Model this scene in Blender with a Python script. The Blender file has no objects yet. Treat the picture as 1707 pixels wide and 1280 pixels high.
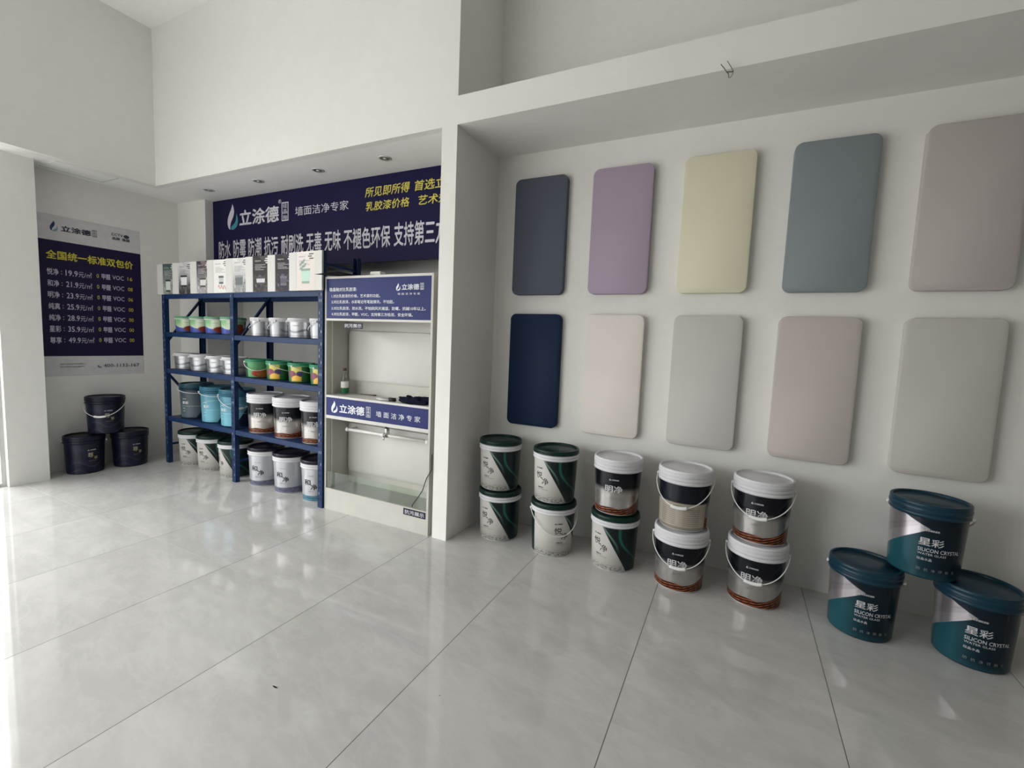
import bpy, bmesh, math, random
from mathutils import Vector, Matrix

# ---------------------------------------------------------------- camera, world, exposure
sc = bpy.context.scene
COL = sc.collection
random.seed(7)
PI = math.pi
rad = math.radians

cam_data = bpy.data.cameras.new('camera')
cam = bpy.data.objects.new('camera', cam_data)
COL.objects.link(cam)
CAM_RIGHT = Vector((0.8959481, 0.4423012, 0.0405785))
CAM_UP = Vector((-0.0764327, 0.0635362, 0.9950483))
CAM_FWD = Vector((-0.4375329, 0.8946132, -0.0907314))
mw = Matrix.Identity(4)
for i, v in enumerate((CAM_RIGHT, CAM_UP, -CAM_FWD)):
    for j in range(3):
        mw[j][i] = v[j]
mw[0][3], mw[1][3], mw[2][3] = 0.0, 0.0, 1.45
cam.matrix_world = mw
cam_data.sensor_width = 36.0
cam_data.lens = 36.0 * 761.733 / 1707.0
cam_data.clip_start = 0.05
sc.camera = cam

sc.view_settings.view_transform = 'Standard'
sc.view_settings.look = 'None'
sc.view_settings.exposure = 0.0
sc.view_settings.gamma = 1.0
sc.view_settings.use_curve_mapping = False

world = bpy.data.worlds.new('daylight')
sc.world = world
world.use_nodes = True
wn, wl = world.node_tree.nodes, world.node_tree.links
wn.clear()
w_tc = wn.new('ShaderNodeTexCoord')
w_sep = wn.new('ShaderNodeSeparateXYZ')
w_ramp = wn.new('ShaderNodeValToRGB')
w_map = wn.new('ShaderNodeMapRange')
w_bg = wn.new('ShaderNodeBackground')
w_out = wn.new('ShaderNodeOutputWorld')
wl.new(w_tc.outputs['Generated'], w_sep.inputs[0])
wl.new(w_sep.outputs['Z'], w_map.inputs['Value'])
w_map.inputs['From Min'].default_value = -1.0
w_map.inputs['From Max'].default_value = 1.0
wl.new(w_map.outputs['Result'], w_ramp.inputs[0])
# sunlit pavement below, house fronts at eye level, hazy sky above
w_ramp.color_ramp.elements[0].color = (.47, .46, .44, 1)
w_ramp.color_ramp.elements[1].color = (1.43, 1.42, 1.43, 1)
for pos, c in ((.42, (.47, .46, .44)), (.50, (.45, .45, .44)), (.60, (.92, .94, .95))):
    e_mid = w_ramp.color_ramp.elements.new(pos)
    e_mid.color = (*c, 1)
wl.new(w_ramp.outputs[0], w_bg.inputs['Color'])
# the open street side (towards -x) is brighter than the shaded front
w_side = wn.new('ShaderNodeMapRange')
w_side.inputs['From Min'].default_value = 0.3
w_side.inputs['From Max'].default_value = -0.9
w_side.inputs['To Min'].default_value = 3.78
w_side.inputs['To Max'].default_value = 9.7
wl.new(w_sep.outputs['X'], w_side.inputs['Value'])
wl.new(w_side.outputs['Result'], w_bg.inputs['Strength'])
wl.new(w_bg.outputs[0], w_out.inputs[0])

# window openings (daylight enters here); portals only guide the sampling of the sky
GX = -5.74                      # plane of the shop windows on the left
WIN_Y0, WIN_Y1, WIN_Z1 = -0.4, 1.588, 2.86
FY = -1.6                       # glazed shop front behind the camera


def portal(name, loc, rot, sx, sy):
    d = bpy.data.lights.new(name, 'AREA')
    d.shape = 'RECTANGLE'
    d.size, d.size_y = sx, sy
    d.cycles.is_portal = True
    o = bpy.data.objects.new(name, d)
    o.location = loc
    o.rotation_euler = rot
    COL.objects.link(o)


portal('window_portal', (GX - 0.05, (WIN_Y0 + WIN_Y1) / 2, WIN_Z1 / 2), (0, rad(-90), 0), WIN_Z1, WIN_Y1 - WIN_Y0)
FX0, FX1, FZ1 = -5.4, -2.3, 2.86
portal('front_portal', ((FX0 + FX1) / 2, FY - 0.05, FZ1 / 2), (rad(90), 0, 0), FX1 - FX0, FZ1)

# ---------------------------------------------------------------- constants of the room
YF = 2.672      # upper wall, pillar and beam face
YN = 3.270      # back of the niches
ZS = 2.879      # soffits
ZBT = 3.061     # top of the beam slab
ZC = 4.372      # ceiling
XP = -1.789     # right face of the pillar
XA = -1.912     # left face of the pillar
XL = -5.412     # upper left wall
XC = -5.664     # column face
XW = -5.918     # poster wall
XR = 6.3        # wall on the right, outside the frame


# ---------------------------------------------------------------- node helpers
class X:
    """a value in a node tree with arithmetic"""
    def __init__(self, m, s):
        self.m, self.s = m, s

    def _op(self, op, *a, rev=False):
        n = self.m.nodes.new('ShaderNodeMath')
        n.operation = op
        args = [self] + list(a)
        if rev:
            args = args[::-1]
        for i, v in enumerate(args):
            if isinstance(v, X):
                self.m.links.new(v.s, n.inputs[i])
            else:
                n.inputs[i].default_value = v
        return X(self.m, n.outputs[0])
    def __add__(self, o): return self._op('ADD', o)
    __radd__ = __add__
    def __sub__(self, o): return self._op('SUBTRACT', o)
    def __rsub__(self, o): return self._op('SUBTRACT', o, rev=True)
    def __mul__(self, o): return self._op('MULTIPLY', o)
    __rmul__ = __mul__
    def __truediv__(self, o): return self._op('DIVIDE', o)
    def abs(self): return self._op('ABSOLUTE')
    def sin(self): return self._op('SINE')
    def mod(self, o): return self._op('FLOORED_MODULO', o)
    def min(self, o): return self._op('MINIMUM', o)
    def max(self, o): return self._op('MAXIMUM', o)

    def step(self, a, b):
        """0 below a, 1 above b, smooth between"""
        n = self.m.nodes.new('ShaderNodeMapRange')
        n.interpolation_type = 'SMOOTHSTEP'
        self.m.links.new(self.s, n.inputs['Value'])
        if a < b:
            n.inputs['From Min'].default_value, n.inputs['From Max'].default_value = a, b
        else:
            n.inputs['From Min'].default_value, n.inputs['From Max'].default_value = b, a
            n.inputs['To Min'].default_value, n.inputs['To Max'].default_value = 1, 0
        return X(self.m, n.outputs['Result'])

    def lt(self, v, soft=.01): return self.step(v + soft, v - soft)
    def gt(self, v, soft=.01): return self.step(v - soft, v + soft)

    def within(self, a, b, soft=.01):
        return self.gt(a, soft) * self.lt(b, soft)


def mix(m, f, a, b):
    n = m.nodes.new('ShaderNodeMix')
    n.data_type = 'RGBA'
    if isinstance(f, X): m.links.new(f.s, n.inputs['Factor'])
    else: n.inputs['Factor'].default_value = f
    for k, v in (('A', a), ('B', b)):
        sk = [i for i in n.inputs if i.name == k and i.type == 'RGBA'][0]
        if isinstance(v, (tuple, list)): sk.default_value = (*v[:3], 1)
        else: m.links.new(v, sk)
    return [o for o in n.outputs if o.type == 'RGBA'][0]


def new_mat(name, color=(.8, .8, .8), rough=.5, metal=0., spec=.5, coat=0.):
    m = bpy.data.materials.new(name)
    m.use_nodes = True
    b = m.node_tree.nodes['Principled BSDF']
    b.inputs['Base Color'].default_value = (*color, 1)
    b.inputs['Roughness'].default_value = rough
    b.inputs['Metallic'].default_value = metal
    b.inputs['Specular IOR Level'].default_value = spec
    b.inputs['Coat Weight'].default_value = coat
    return m


def noise(t, vec, scale, detail=3., rough=.5, dist=0.):
    n = t.nodes.new('ShaderNodeTexNoise')
    n.inputs['Scale'].default_value = scale
    n.inputs['Detail'].default_value = detail
    n.inputs['Roughness'].default_value = rough
    n.inputs['Distortion'].default_value = dist
    if vec is not None: t.links.new(vec, n.inputs['Vector'])
    return X(t, n.outputs[0])


def coords(t, kind='Object'):
    return t.nodes.new('ShaderNodeTexCoord').outputs[kind]


def sep(t, vec):
    n = t.nodes.new('ShaderNodeSeparateXYZ')
    t.links.new(vec, n.inputs[0])
    return [X(t, o) for o in n.outputs]


def bsdf(m): return m.node_tree.nodes['Principled BSDF']


def plaster(name, color, rough=.62):
    """painted plaster: slight mottling and a very fine grain"""
    m = new_mat(name, color, rough, spec=.25)
    t = m.node_tree
    v = coords(t)
    f = noise(t, v, 1.3, 4) * .6 + noise(t, v, 14, 3) * .4
    c = mix(t, f.step(.3, .7), tuple(x * .975 for x in color), tuple(min(1, x * 1.02) for x in color))
    t.links.new(c, bsdf(m).inputs['Base Color'])
    bp = t.nodes.new('ShaderNodeBump')
    bp.inputs['Strength'].default_value = .04
    bp.inputs['Distance'].default_value = .002
    t.links.new(noise(t, v, 260, 2).s, bp.inputs['Height'])
    t.links.new(bp.outputs[0], bsdf(m).inputs['Normal'])
    return m


def plain(name, color, rough=.45, metal=0., spec=.22, var=.06, scale=9., coat=0.):
    """moulded or painted surface with faint unevenness"""
    m = new_mat(name, color, rough, metal, spec, coat)
    t = m.node_tree
    f = noise(t, coords(t), scale, 3)
    c = mix(t, f.step(.3, .7), tuple(x * (1 - var) for x in color), tuple(min(1., x * (1 + var)) for x in color))
    t.links.new(c, bsdf(m).inputs['Base Color'])
    r = f * .12 + (rough - .06)
    t.links.new(r.s, bsdf(m).inputs['Roughness'])
    return m


M_WALL = plaster('wall_paint', (.795, .7875, .757))
M_CEIL = plaster('ceiling_paint', (.88, .88, .86))


def floor_material():
    m = new_mat('polished_tile', (.5, .5, .5), .07, spec=.52)
    t = m.node_tree
    v = coords(t)
    x, y, z = sep(t, v)
    gx = (x + 0.334 + 80.0).mod(0.8)
    gy = (y - 1.672 + 160.0).mod(1.6)
    ex = (gx - .4).abs()
    ey = (gy - .8).abs()
    gx_line = ex.step(.4 - .0024, .4 - .0012)
    gy_line = ey.step(.8 - .0024, .8 - .0012)
    # a different stretch of marble on every tile
    ix = (x + 0.334 + 80.0) / 0.8
    iy = (y - 1.672 + 160.0) / 1.6
    fx = ix._op('FLOOR')
    fy = iy._op('FLOOR')
    cb = t.nodes.new('ShaderNodeCombineXYZ')
    off = (fx * 12.9898 + fy * 78.233)
    t.links.new((x * 1.0 + off.sin() * 5).s, cb.inputs[0])
    t.links.new((y * 2.1 + x * .45 + off * .37).s, cb.inputs[1])
    t.links.new(fx.s, cb.inputs[2])
    vec = cb.outputs[0]
    big = noise(t, vec, 1.7, 5, .55, .25)
    vein = noise(t, vec, 2.6, 6, .62, .35)
    veinm = (vein - .5).abs().step(.05, .0)
    fine = noise(t, vec, 9, 5, .6, .2)
    k = (big * .7 + fine * .3).step(.34, .68)
    c = mix(t, k, (.495, .487, .47), (.585, .578, .56))
    c = mix(t, veinm * .16, c, (.68, .68, .66))
    c = mix(t, gy_line * .5, c, (.36, .36, .35))
    c = mix(t, gx_line, c, (.10, .10, .097))
    t.links.new(c, bsdf(m).inputs['Base Color'])
    rr = noise(t, v, 3.5, 4) * .04 + .032 + (gx_line.max(gy_line)) * .4
    t.links.new(rr.s, bsdf(m).inputs['Roughness'])
    return m


M_FLOOR = floor_material()


# ---------------------------------------------------------------- mesh helpers
def link(name, bm, mats, parent=None, smooth=False, loc=None):
    me = bpy.data.meshes.new(name)
    bm.normal_update()
    if smooth:
        for f in bm.faces: f.smooth = True
    bm.to_mesh(me)
    bm.free()
    for m in (mats if isinstance(mats, (list, tuple)) else [mats]):
        me.materials.append(m)
    o = bpy.data.objects.new(name, me)
    COL.objects.link(o)
    if parent is not None: o.parent = parent
    if loc is not None: o.location = loc
    return o


def autosmooth(o, ang=40):
    me = o.data
    bm = bmesh.new()
    bm.from_mesh(me)
    for f in bm.faces: f.smooth = True
    for e in bm.edges:
        if len(e.link_faces) == 2 and e.calc_face_angle(0) > rad(ang): e.smooth = False
    bm.to_mesh(me)
    bm.free()
    return o


def box(bm, x0, x1, y0, y1, z0, z1, bevel=0., seg=2, mat=0):
    r = bmesh.ops.create_cube(bm, size=1.0)
    vs = r['verts']
    for v in vs:
        v.co = Vector((x0 if v.co.x < 0 else x1, y0 if v.co.y < 0 else y1, z0 if v.co.z < 0 else z1))
    fs = set(f for v in vs for f in v.link_faces)
    for f in fs: f.material_index = mat
    if bevel > 0:
        es = list(set(e for v in vs for e in v.link_edges))
        rb = bmesh.ops.bevel(bm, geom=es, offset=bevel, segments=seg, profile=.5, affect='EDGES')
        for f in rb['faces']: f.material_index = mat


def bar(bm, a, b, w, h, up=(0, 0, 1)):
    """rectangular bar from a to b"""
    a, b = Vector(a), Vector(b)
    d = (b - a).normalized()
    u = Vector(up)
    s = d.cross(u).normalized()
    u = s.cross(d).normalized()
    q = []
    for p in (a, b):
        for i, j in ((-1, -1), (1, -1), (1, 1), (-1, 1)):
            q.append(bm.verts.new(p + s * (w / 2 * i) + u * (h / 2 * j)))
    for f in ((0, 1, 2, 3), (7, 6, 5, 4), (0, 4, 5, 1), (1, 5, 6, 2), (2, 6, 7, 3), (3, 7, 4, 0)):
        bm.faces.new([q[i] for i in f])


def tube(bm, pts, r, n=8, cap=True):
    pts = [Vector(p) for p in pts]
    rings = []
    prev = None
    for i, p in enumerate(pts):
        d = (pts[min(i + 1, len(pts) - 1)] - pts[max(i - 1, 0)]).normalized()
        if prev is None:
            u = d.orthogonal().normalized()
        else:
            u = (prev - d * prev.dot(d)).normalized()
        prev = u
        w = d.cross(u)
        rr = r[i] if isinstance(r, (list, tuple)) else r
        rings.append([bm.verts.new(p + (u * math.cos(2 * PI * k / n) + w * math.sin(2 * PI * k / n)) * rr) for k in range(n)])
    for a, b in zip(rings, rings[1:]):
        for k in range(n):
            bm.faces.new((a[k], a[(k + 1) % n], b[(k + 1) % n], b[k]))
    if cap:
        bm.faces.new(rings[0][::-1])
        bm.faces.new(rings[-1])


def lathe(bm, prof, n=56, cap0=True, cap1=True, cx=0, cy=0):
    rings = []
    for r, z in prof:
        rings.append([bm.verts.new((cx + r * math.sin(2 * PI * k / n), cy - r * math.cos(2 * PI * k / n), z)) for k in range(n)])
    for a, b in zip(rings, rings[1:]):
        for k in range(n):
            bm.faces.new((a[k], a[(k + 1) % n], b[(k + 1) % n], b[k]))
    if cap0: bm.faces.new(rings[0][::-1])
    if cap1: bm.faces.new(rings[-1])


def quad_uv(bm, pts, uvs=((0, 0), (1, 0), (1, 1), (0, 1)), mat=0):
    uvl = bm.loops.layers.uv.verify()
    f = bm.faces.new([bm.verts.new(p) for p in pts])
    f.material_index = mat
    for l, uv in zip(f.loops, uvs): l[uvl].uv = uv
    return f


def rounded_rect(w, h, r, seg=10):
    pts = []
    for cx, cy, a0 in ((w / 2 - r, h / 2 - r, 0), (-w / 2 + r, h / 2 - r, 90), (-w / 2 + r, -h / 2 + r, 180), (w / 2 - r, -h / 2 + r, 270)):
        for k in range(seg + 1):
            a = rad(a0 + 90 * k / seg)
            pts.append((cx + r * math.cos(a), cy + r * math.sin(a)))
    return pts


def slab(bm, outline, thick, bev=.004):
    """outline in x,z, front at y=0 facing -y, back at y=thick, softened front edge"""
    cx = sum(p[0] for p in outline) / len(outline)
    cz = sum(p[1] for p in outline) / len(outline)
    def ring(y, inset):
        out = []
        for x, z in outline:
            d = Vector((x - cx, z - cz))
            k = 1 - inset / max(d.length, 1e-6) if inset else 1
            out.append(bm.verts.new((cx + (x - cx) * k, y, cz + (z - cz) * k)))
        return out
    rs = [ring(0, bev), ring(bev * .3, bev * .3), ring(bev, 0), ring(thick, 0)]
    n = len(outline)
    for a, b in zip(rs, rs[1:]):
        for k in range(n):
            bm.faces.new((a[k], b[k], b[(k + 1) % n], a[(k + 1) % n]))
    bm.faces.new(rs[0])
    bm.faces.new(rs[-1][::-1])
    bmesh.ops.recalc_face_normals(bm, faces=bm.faces[:])


# ---------------------------------------------------------------- naming helpers
def tag(o, label, cat, group=None):
    o['label'] = label
    o['category'] = cat
    if group: o['group'] = group
    return o


def thing(name, label, cat, loc=(0, 0, 0), rz=0., group=None):
    o = bpy.data.objects.new(name, None)
    o.empty_display_size = .05
    COL.objects.link(o)
    o.location = loc
    o.rotation_euler = (0, 0, rz)
    return tag(o, label, cat, group)


def struct(name, bm, m, parent=None, smooth=False):
    o = link(name, bm, m, parent, smooth)
    o['kind'] = 'structure'
    return o


def dup(root, loc, rz, label=None, group=None):
    r = root.copy()
    COL.objects.link(r)
    r.location = loc
    r.rotation_euler = (0, 0, rz)
    if label: r['label'] = label
    if group: r['group'] = group
    for ch in list(root.children):
        c = ch.copy()
        COL.objects.link(c)
        c.parent = r
        for g in list(ch.children):
            d = g.copy()
            COL.objects.link(d)
            d.parent = c
    return r


# ---------------------------------------------------------------- lettering
_txt = {}


def glyphs(s, bold=0.):
    """text outline filled as triangles; returns verts (x,y), faces, bbox"""
    key = (s, bold)
    if key in _txt: return _txt[key]
    cu = bpy.data.curves.new('lettering', 'FONT')
    cu.body = s
    cu.size = 1.0
    cu.resolution_u = 2
    cu.offset = bold
    o = bpy.data.objects.new('lettering_source', cu)
    COL.objects.link(o)
    dg = bpy.context.evaluated_depsgraph_get()
    me = o.evaluated_get(dg).to_mesh()
    vs = [(v.co.x, v.co.y) for v in me.vertices]
    fs = [tuple(p.vertices) for p in me.polygons]
    o.evaluated_get(dg).to_mesh_clear()
    bpy.data.objects.remove(o)
    bpy.data.curves.remove(cu)
    xs = [v[0] for v in vs] or [0, 1]
    ys = [v[1] for v in vs] or [0, 1]
    _txt[key] = (vs, fs, (min(xs), max(xs), min(ys), max(ys)))
    return _txt[key]


def lifted(fn, h):
    """the surface map pushed out along its own normal"""
    def g(u, v):
        p = Vector(fn(u, v))
        a, b = Vector(fn(u + 1e-3, v)) - p, Vector(fn(u, v + 1e-3)) - p
        return p + a.cross(b).normalized() * h
    return g


def put_text(bm, fn, s, u0, u1, v0, v1, bold=0., shear=0., mat=0):
    """fit the text into the rectangle (u0..u1, v0..v1) of the surface map fn(u, v); bold strokes are struck three times"""
    if bold >= .012:
        dv = (v1 - v0) * bold * 1.15
        du = (u1 - u0) / max(len(s), 1) * bold * 1.15
        for k, (a, b) in enumerate(((-1, -1), (1, -.2), (0, 1))):
            put_text(bm, lifted(fn, .00025 * k), s, u0 + du + a * du, u1 - du + a * du, v0 + dv + b * dv, v1 - dv + b * dv, 0., shear, mat)
        return
    vs, fs, (x0, x1, y0, y1) = glyphs(s, 0.)
    if not vs: return
    sx = (u1 - u0) / max(x1 - x0, 1e-6)
    sy = (v1 - v0) / max(y1 - y0, 1e-6)
    q = []
    for x, y in vs:
        v = v0 + (y - y0) * sy
        q.append(bm.verts.new(fn(u0 + (x - x0) * sx + shear * (v - v0), v)))
    for f in fs:
        try:
            ff = bm.faces.new([q[i] for i in f])
            ff.material_index = mat
        except ValueError:
            pass


def put_poly(bm, fn, pts, mat=0):
    f = bm.faces.new([bm.verts.new(fn(u, v)) for u, v in pts])
    f.material_index = mat
    return f


def put_strip(bm, fn, left, right, mat=0):
    """ribbon between two polylines"""
    a = [bm.verts.new(fn(*p)) for p in left]
    b = [bm.verts.new(fn(*p)) for p in right]
    for i in range(len(a) - 1):
        try:
            f = bm.faces.new((a[i], b[i], b[i + 1], a[i + 1]))
            f.material_index = mat
        except ValueError:
            pass


def bez(p0, p1, p2, p3, n=12):
    out = []
    for i in range(n + 1):
        t = i / n
        out.append(tuple((1 - t) ** 3 * a + 3 * (1 - t) ** 2 * t * b + 3 * (1 - t) * t * t * c + t ** 3 * d
                         for a, b, c, d in zip(p0, p1, p2, p3)))
    return out


def put_drop(bm, fn, u0, v0, w, h, m_left=0, m_right=1):
    """the two-tone drop emblem: a flame-like left half and a smaller right half"""
    P = lambda x, y: (u0 + x * w, v0 + y * h)
    B = lambda a, b, c, d: [P(*p) for p in bez(a, b, c, d)]
    outer = B((.50, 1.), (.42, .74), (.02, .58), (.03, .28)) + B((.03, .28), (.04, .12), (.14, .03), (.28, .0))
    inner = B((.50, 1.), (.78, .70), (.62, .52), (.42, .36)) + B((.42, .36), (.30, .26), (.25, .14), (.28, .0))
    put_strip(bm, fn, outer, inner, m_left)
    o2 = B((.86, .62), (1.04, .40), (1.06, .16), (.78, .05)) + B((.78, .05), (.62, -.03), (.42, -.03), (.32, .02))
    i2 = B((.86, .62), (.86, .40), (.78, .26), (.60, .20)) + B((.60, .20), (.46, .15), (.34, .12), (.32, .02))
    put_strip(bm, fn, i2, o2, m_right)


def flat(name, color, rough=.5):
    return plain(name, color, rough, var=.03, scale=20)


def plane_y(y):
    """surface map on a plane facing -y: u is x, v is z"""
    return lambda u, v: (u, y, v)


def plane_x(x):
    """surface map on a plane facing +x: u is y, v is z"""
    return lambda u, v: (x, u, v)


# ================================================================ ROOM SHELL
def shell_box(name, *a):
    bm = bmesh.new()
    box(bm, *a)
    return struct(name, bm, M_WALL)


bm = bmesh.new()
box(bm, -5.80, XR, FY - .08, 1.5, -.12, 0)
box(bm, -6.05, XR, 1.5, YN + .7, -.12, 0)
struct('floor', bm, M_FLOOR)
bm = bmesh.new()
box(bm, XW - .1, XR, FY - .2, YN + .2, ZC, ZC + .12)
struct('ceiling', bm, M_CEIL)

# back wall of both niches and the corner pier at its left end
shell_box('wall_back', XP - .02, XR, YN, YN + .12, 0, ZC)
YA = 3.56       # the alcove is deeper below and behind the banner
shell_box('wall_alcove', XW - .1, XP, YA, YA + .12, 0, ZS)
shell_box('trim_1', XW, -5.393, 3.138, YA, 0, ZS)
# upper wall over the alcove, closing to the soffit
shell_box('wall_upper_front', XL, XA, YF, YF + .06, ZS, ZC)
bm = bmesh.new()
box(bm, XW, XA, YF + .06, YA, ZS, ZS + .06)
struct('ceiling_alcove', bm, M_CEIL)
# pillar, floor to ceiling, and the beam slab over the colour niche
shell_box('trim_2', XA, XP, YF, YA, 0, ZC)
shell_box('trim_3', XP, XR, YF, YN, ZS, ZBT)
# left side: poster wall, column, upper wall and its soffit
shell_box('wall_left', XW - .1, XW, 1.70, YN, 0, ZS)
shell_box('trim_4', -6.05, XC, WIN_Y1, 1.855, 0, ZS)
shell_box('wall_upper_left', XL - .1, XL, FY, YF + .06, ZS, ZC)
bm = bmesh.new()
box(bm, -6.05, XL - .1, FY, YF + .06, ZS, ZS + .06)
struct('ceiling_left', bm, M_CEIL)
# right wall and the wall behind the camera with its glazed front
shell_box('wall_right', XR, XR + .12, FY - .1, YN, 0, ZC)
bm = bmesh.new()
box(bm, -6.05, FX0, FY - .1, FY, 0, ZC)
box(bm, FX1, XR, FY - .1, FY, 0, ZC)
box(bm, FX0, FX1, FY - .1, FY, FZ1, ZC)
struct('wall_front', bm, M_WALL)

M_FRAME = plain('window_frame_metal', (.55, .56, .55), .4, .6)


def glass_material(name, tint=(.975, .975, .97), gloss=.08):
    m = bpy.data.materials.new(name)
    m.use_nodes = True
    t = m.node_tree
    t.nodes.clear()
    tr = t.nodes.new('ShaderNodeBsdfTransparent')
    tr.inputs[0].default_value = (*tint, 1)
    gl = t.nodes.new('ShaderNodeBsdfGlossy')
    gl.inputs['Roughness'].default_value = .02
    mx = t.nodes.new('ShaderNodeMixShader')
    lw = t.nodes.new('ShaderNodeLayerWeight')
    fr = (X(t, lw.outputs['Facing'])._op('POWER', 4.) * .7 + .035)
    o = t.nodes.new('ShaderNodeOutputMaterial')
    t.links.new(fr.s, mx.inputs[0])
    t.links.new(tr.outputs[0], mx.inputs[1])
    t.links.new(gl.outputs[0], mx.inputs[2])
    t.links.new(mx.outputs[0], o.inputs[0])
    return m


M_GLASS = glass_material('window_glass')


def window(name, horizontal, a0, a1, z1, pos, n):
    bm = bmesh.new()
    w = .03
    def fb(p0, p1, q0, q1):
        if horizontal: box(bm, p0, p1, pos - .02, pos + .02, q0, q1)
        else: box(bm, pos - .02, pos + .02, p0, p1, q0, q1)
    fb(a0, a1, 0, w)
    fb(a0, a1, z1 - w, z1)
    for i in range(n + 1):
        c = a0 + (a1 - a0) * i / n
        c0 = min(max(c - w / 2, a0), a1 - w)
        fb(c0, c0 + w, w, z1 - w)
    f = struct(name, bm, M_FRAME)
    bm = bmesh.new()
    if horizontal: box(bm, a0, a1, pos - .003, pos + .003, w, z1 - w)
    else: box(bm, pos - .003, pos + .003, a0, a1, w, z1 - w)
    g = struct('glass', bm, M_GLASS, f)
    return f


window('window_1', False, WIN_Y0, WIN_Y1, WIN_Z1, GX, 4)
window('window_2', True, FX0, FX1, FZ1, FY - .05, 4)
# ================================================================ COLOUR PANELS
PY = 3.221
PX0, PPITCH, PW = -1.610, .6066, .4144
ROWS = ((1.8168, 2.6786), (.8099, 1.6726))
PCOL = [[(.100, .115, .15), (.40, .335, .425), (.72, .69, .53), (.235, .27, .285), (.50, .46, .45)],
        [(.008, .021, .058), (.78, .73, .68), (.56, .55, .525), (.54, .49, .47), (.55, .53, .49)]]
PNAME = [['slate blue rounded colour sample panel, upper row beside the pillar corner',
          'lilac purple rounded colour sample panel on the niche wall',
          'pale yellow rounded colour sample panel on the niche wall',
          'grey teal rounded colour sample panel on the niche wall',
          'taupe grey rounded colour sample panel in the upper row, next to the grey teal one'],
         ['dark navy blue rounded colour sample panel on the niche wall, below the slate blue one',
          'cream rounded colour sample panel below the lilac purple one',
          'light grey rounded colour sample panel below the pale yellow one',
          'beige grey rounded colour sample panel below the grey teal one',
          'taupe grey rounded colour sample panel in the lower row above the teal buckets']]
for r in range(2):
    for i in range(5):
        z0, z1 = ROWS[r]
        bm = bmesh.new()
        slab(bm, rounded_rect(PW, z1 - z0, .045), YN - PY - .001)
        m = plain('sample_paint', PCOL[r][i], .55, var=.02, scale=3, spec=.16)
        o = link('color_panel', bm, m, loc=(PX0 + i * PPITCH + PW / 2, PY, (z0 + z1) / 2))
        autosmooth(o, 50)
        tag(o, PNAME[r][i], 'panel', 'colour sample panels on the niche wall')

# ================================================================ BUCKETS
R, H = .1605, .365
LOGO = '立涂德硅晶釉'


def cone_r(z, h, r0, r1, zt): return r0 + (r1 - r0) * min(max(z / (zt * h), 0), 1)


def wrap(h, r0, r1, zt, eps=.0022):
    """surface map on the bucket side: u degrees from the front, v height fraction"""
    def fn(u, v):
        z = v * h
        r = cone_r(z, h, r0, r1, zt) + eps
        a = rad(u)
        return (r * math.sin(a), -r * math.cos(a), z)
    return fn


def label_sleeve(h, r0, r1, zt, v0, v1, n=72, rows=8, eps=.0010):
    bm = bmesh.new()
    uvl = bm.loops.layers.uv.verify()
    g = []
    for j in range(rows + 1):
        v = v0 + (v1 - v0) * j / rows
        z = v * h
        r = cone_r(z, h, r0, r1, zt) + eps
        g.append([bm.verts.new((r * math.sin(2 * PI * k / n - PI), -r * math.cos(2 * PI * k / n - PI), z)) for k in range(n)])
    for j in range(rows):
        for k in range(n):
            f = bm.faces.new((g[j][k], g[j][(k + 1) % n], g[j + 1][(k + 1) % n], g[j + 1][k]))
            for l, (kk, jj) in zip(f.loops, ((k, j), (k + 1, j), (k + 1, j + 1), (k, j + 1))):
                l[uvl].uv = (kk / n, v0 + (v1 - v0) * jj / rows)
    return bm


def label_mat(name, paint, rough=.32, metal=.0, spec=.3):
    """paint(tree, a, v) -> colour socket; a degrees from the front, v height fraction"""
    m = new_mat(name, (.5, .5, .5), rough, metal, spec)
    t = m.node_tree
    u, v, _ = sep(t, coords(t, 'UV'))
    a = (u - .5) * 360.0
    res = paint(t, a, v)
    if isinstance(res, tuple):
        col, met = res
        t.links.new(met.s, bsdf(m).inputs['Metallic'])
    else:
        col = res
    t.links.new(col, bsdf(m).inputs['Base Color'])
    return m


def uvnoise(t, scale, detail=4, dist=0.):
    return noise(t, coords(t, 'UV'), scale, detail, .5, dist)


def paint_green_sweep(t, a, v):
    d = a - (v * -86.0 + 37.0)                 # right of the diagonal
    c = mix(t, v.step(.0, .5), (.36, .35, .325), (.53, .515, .485))
    town = uvnoise(t, 46, 3).gt(.52, .03) * v.step(.17, .06)
    c = mix(t, town * .8, c, (.12, .12, .115))
    dark = d.gt(0, 1.0) * a.lt(120, 3)
    c = mix(t, dark, c, mix(t, uvnoise(t, 5, 3).step(.35, .7), (.004, .010, .011), (.005, .024, .022)))
    s1 = (d - 6 + (v * 9).sin() * 5).abs().step(5, 0) * v.step(.3, .75)
    c = mix(t, s1 * dark * .8, c, (.16, .27, .24))
    s2 = (d - 40 - (v * 7 + 1).sin() * 12).abs().step(6, 0)
    c = mix(t, s2 * dark * .55, c, (.03, .20, .16))
    back = a.lt(-120, 1.0).max(a.gt(140, 1.0))
    c = mix(t, back, c, (.006, .022, .020))
    return c


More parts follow.
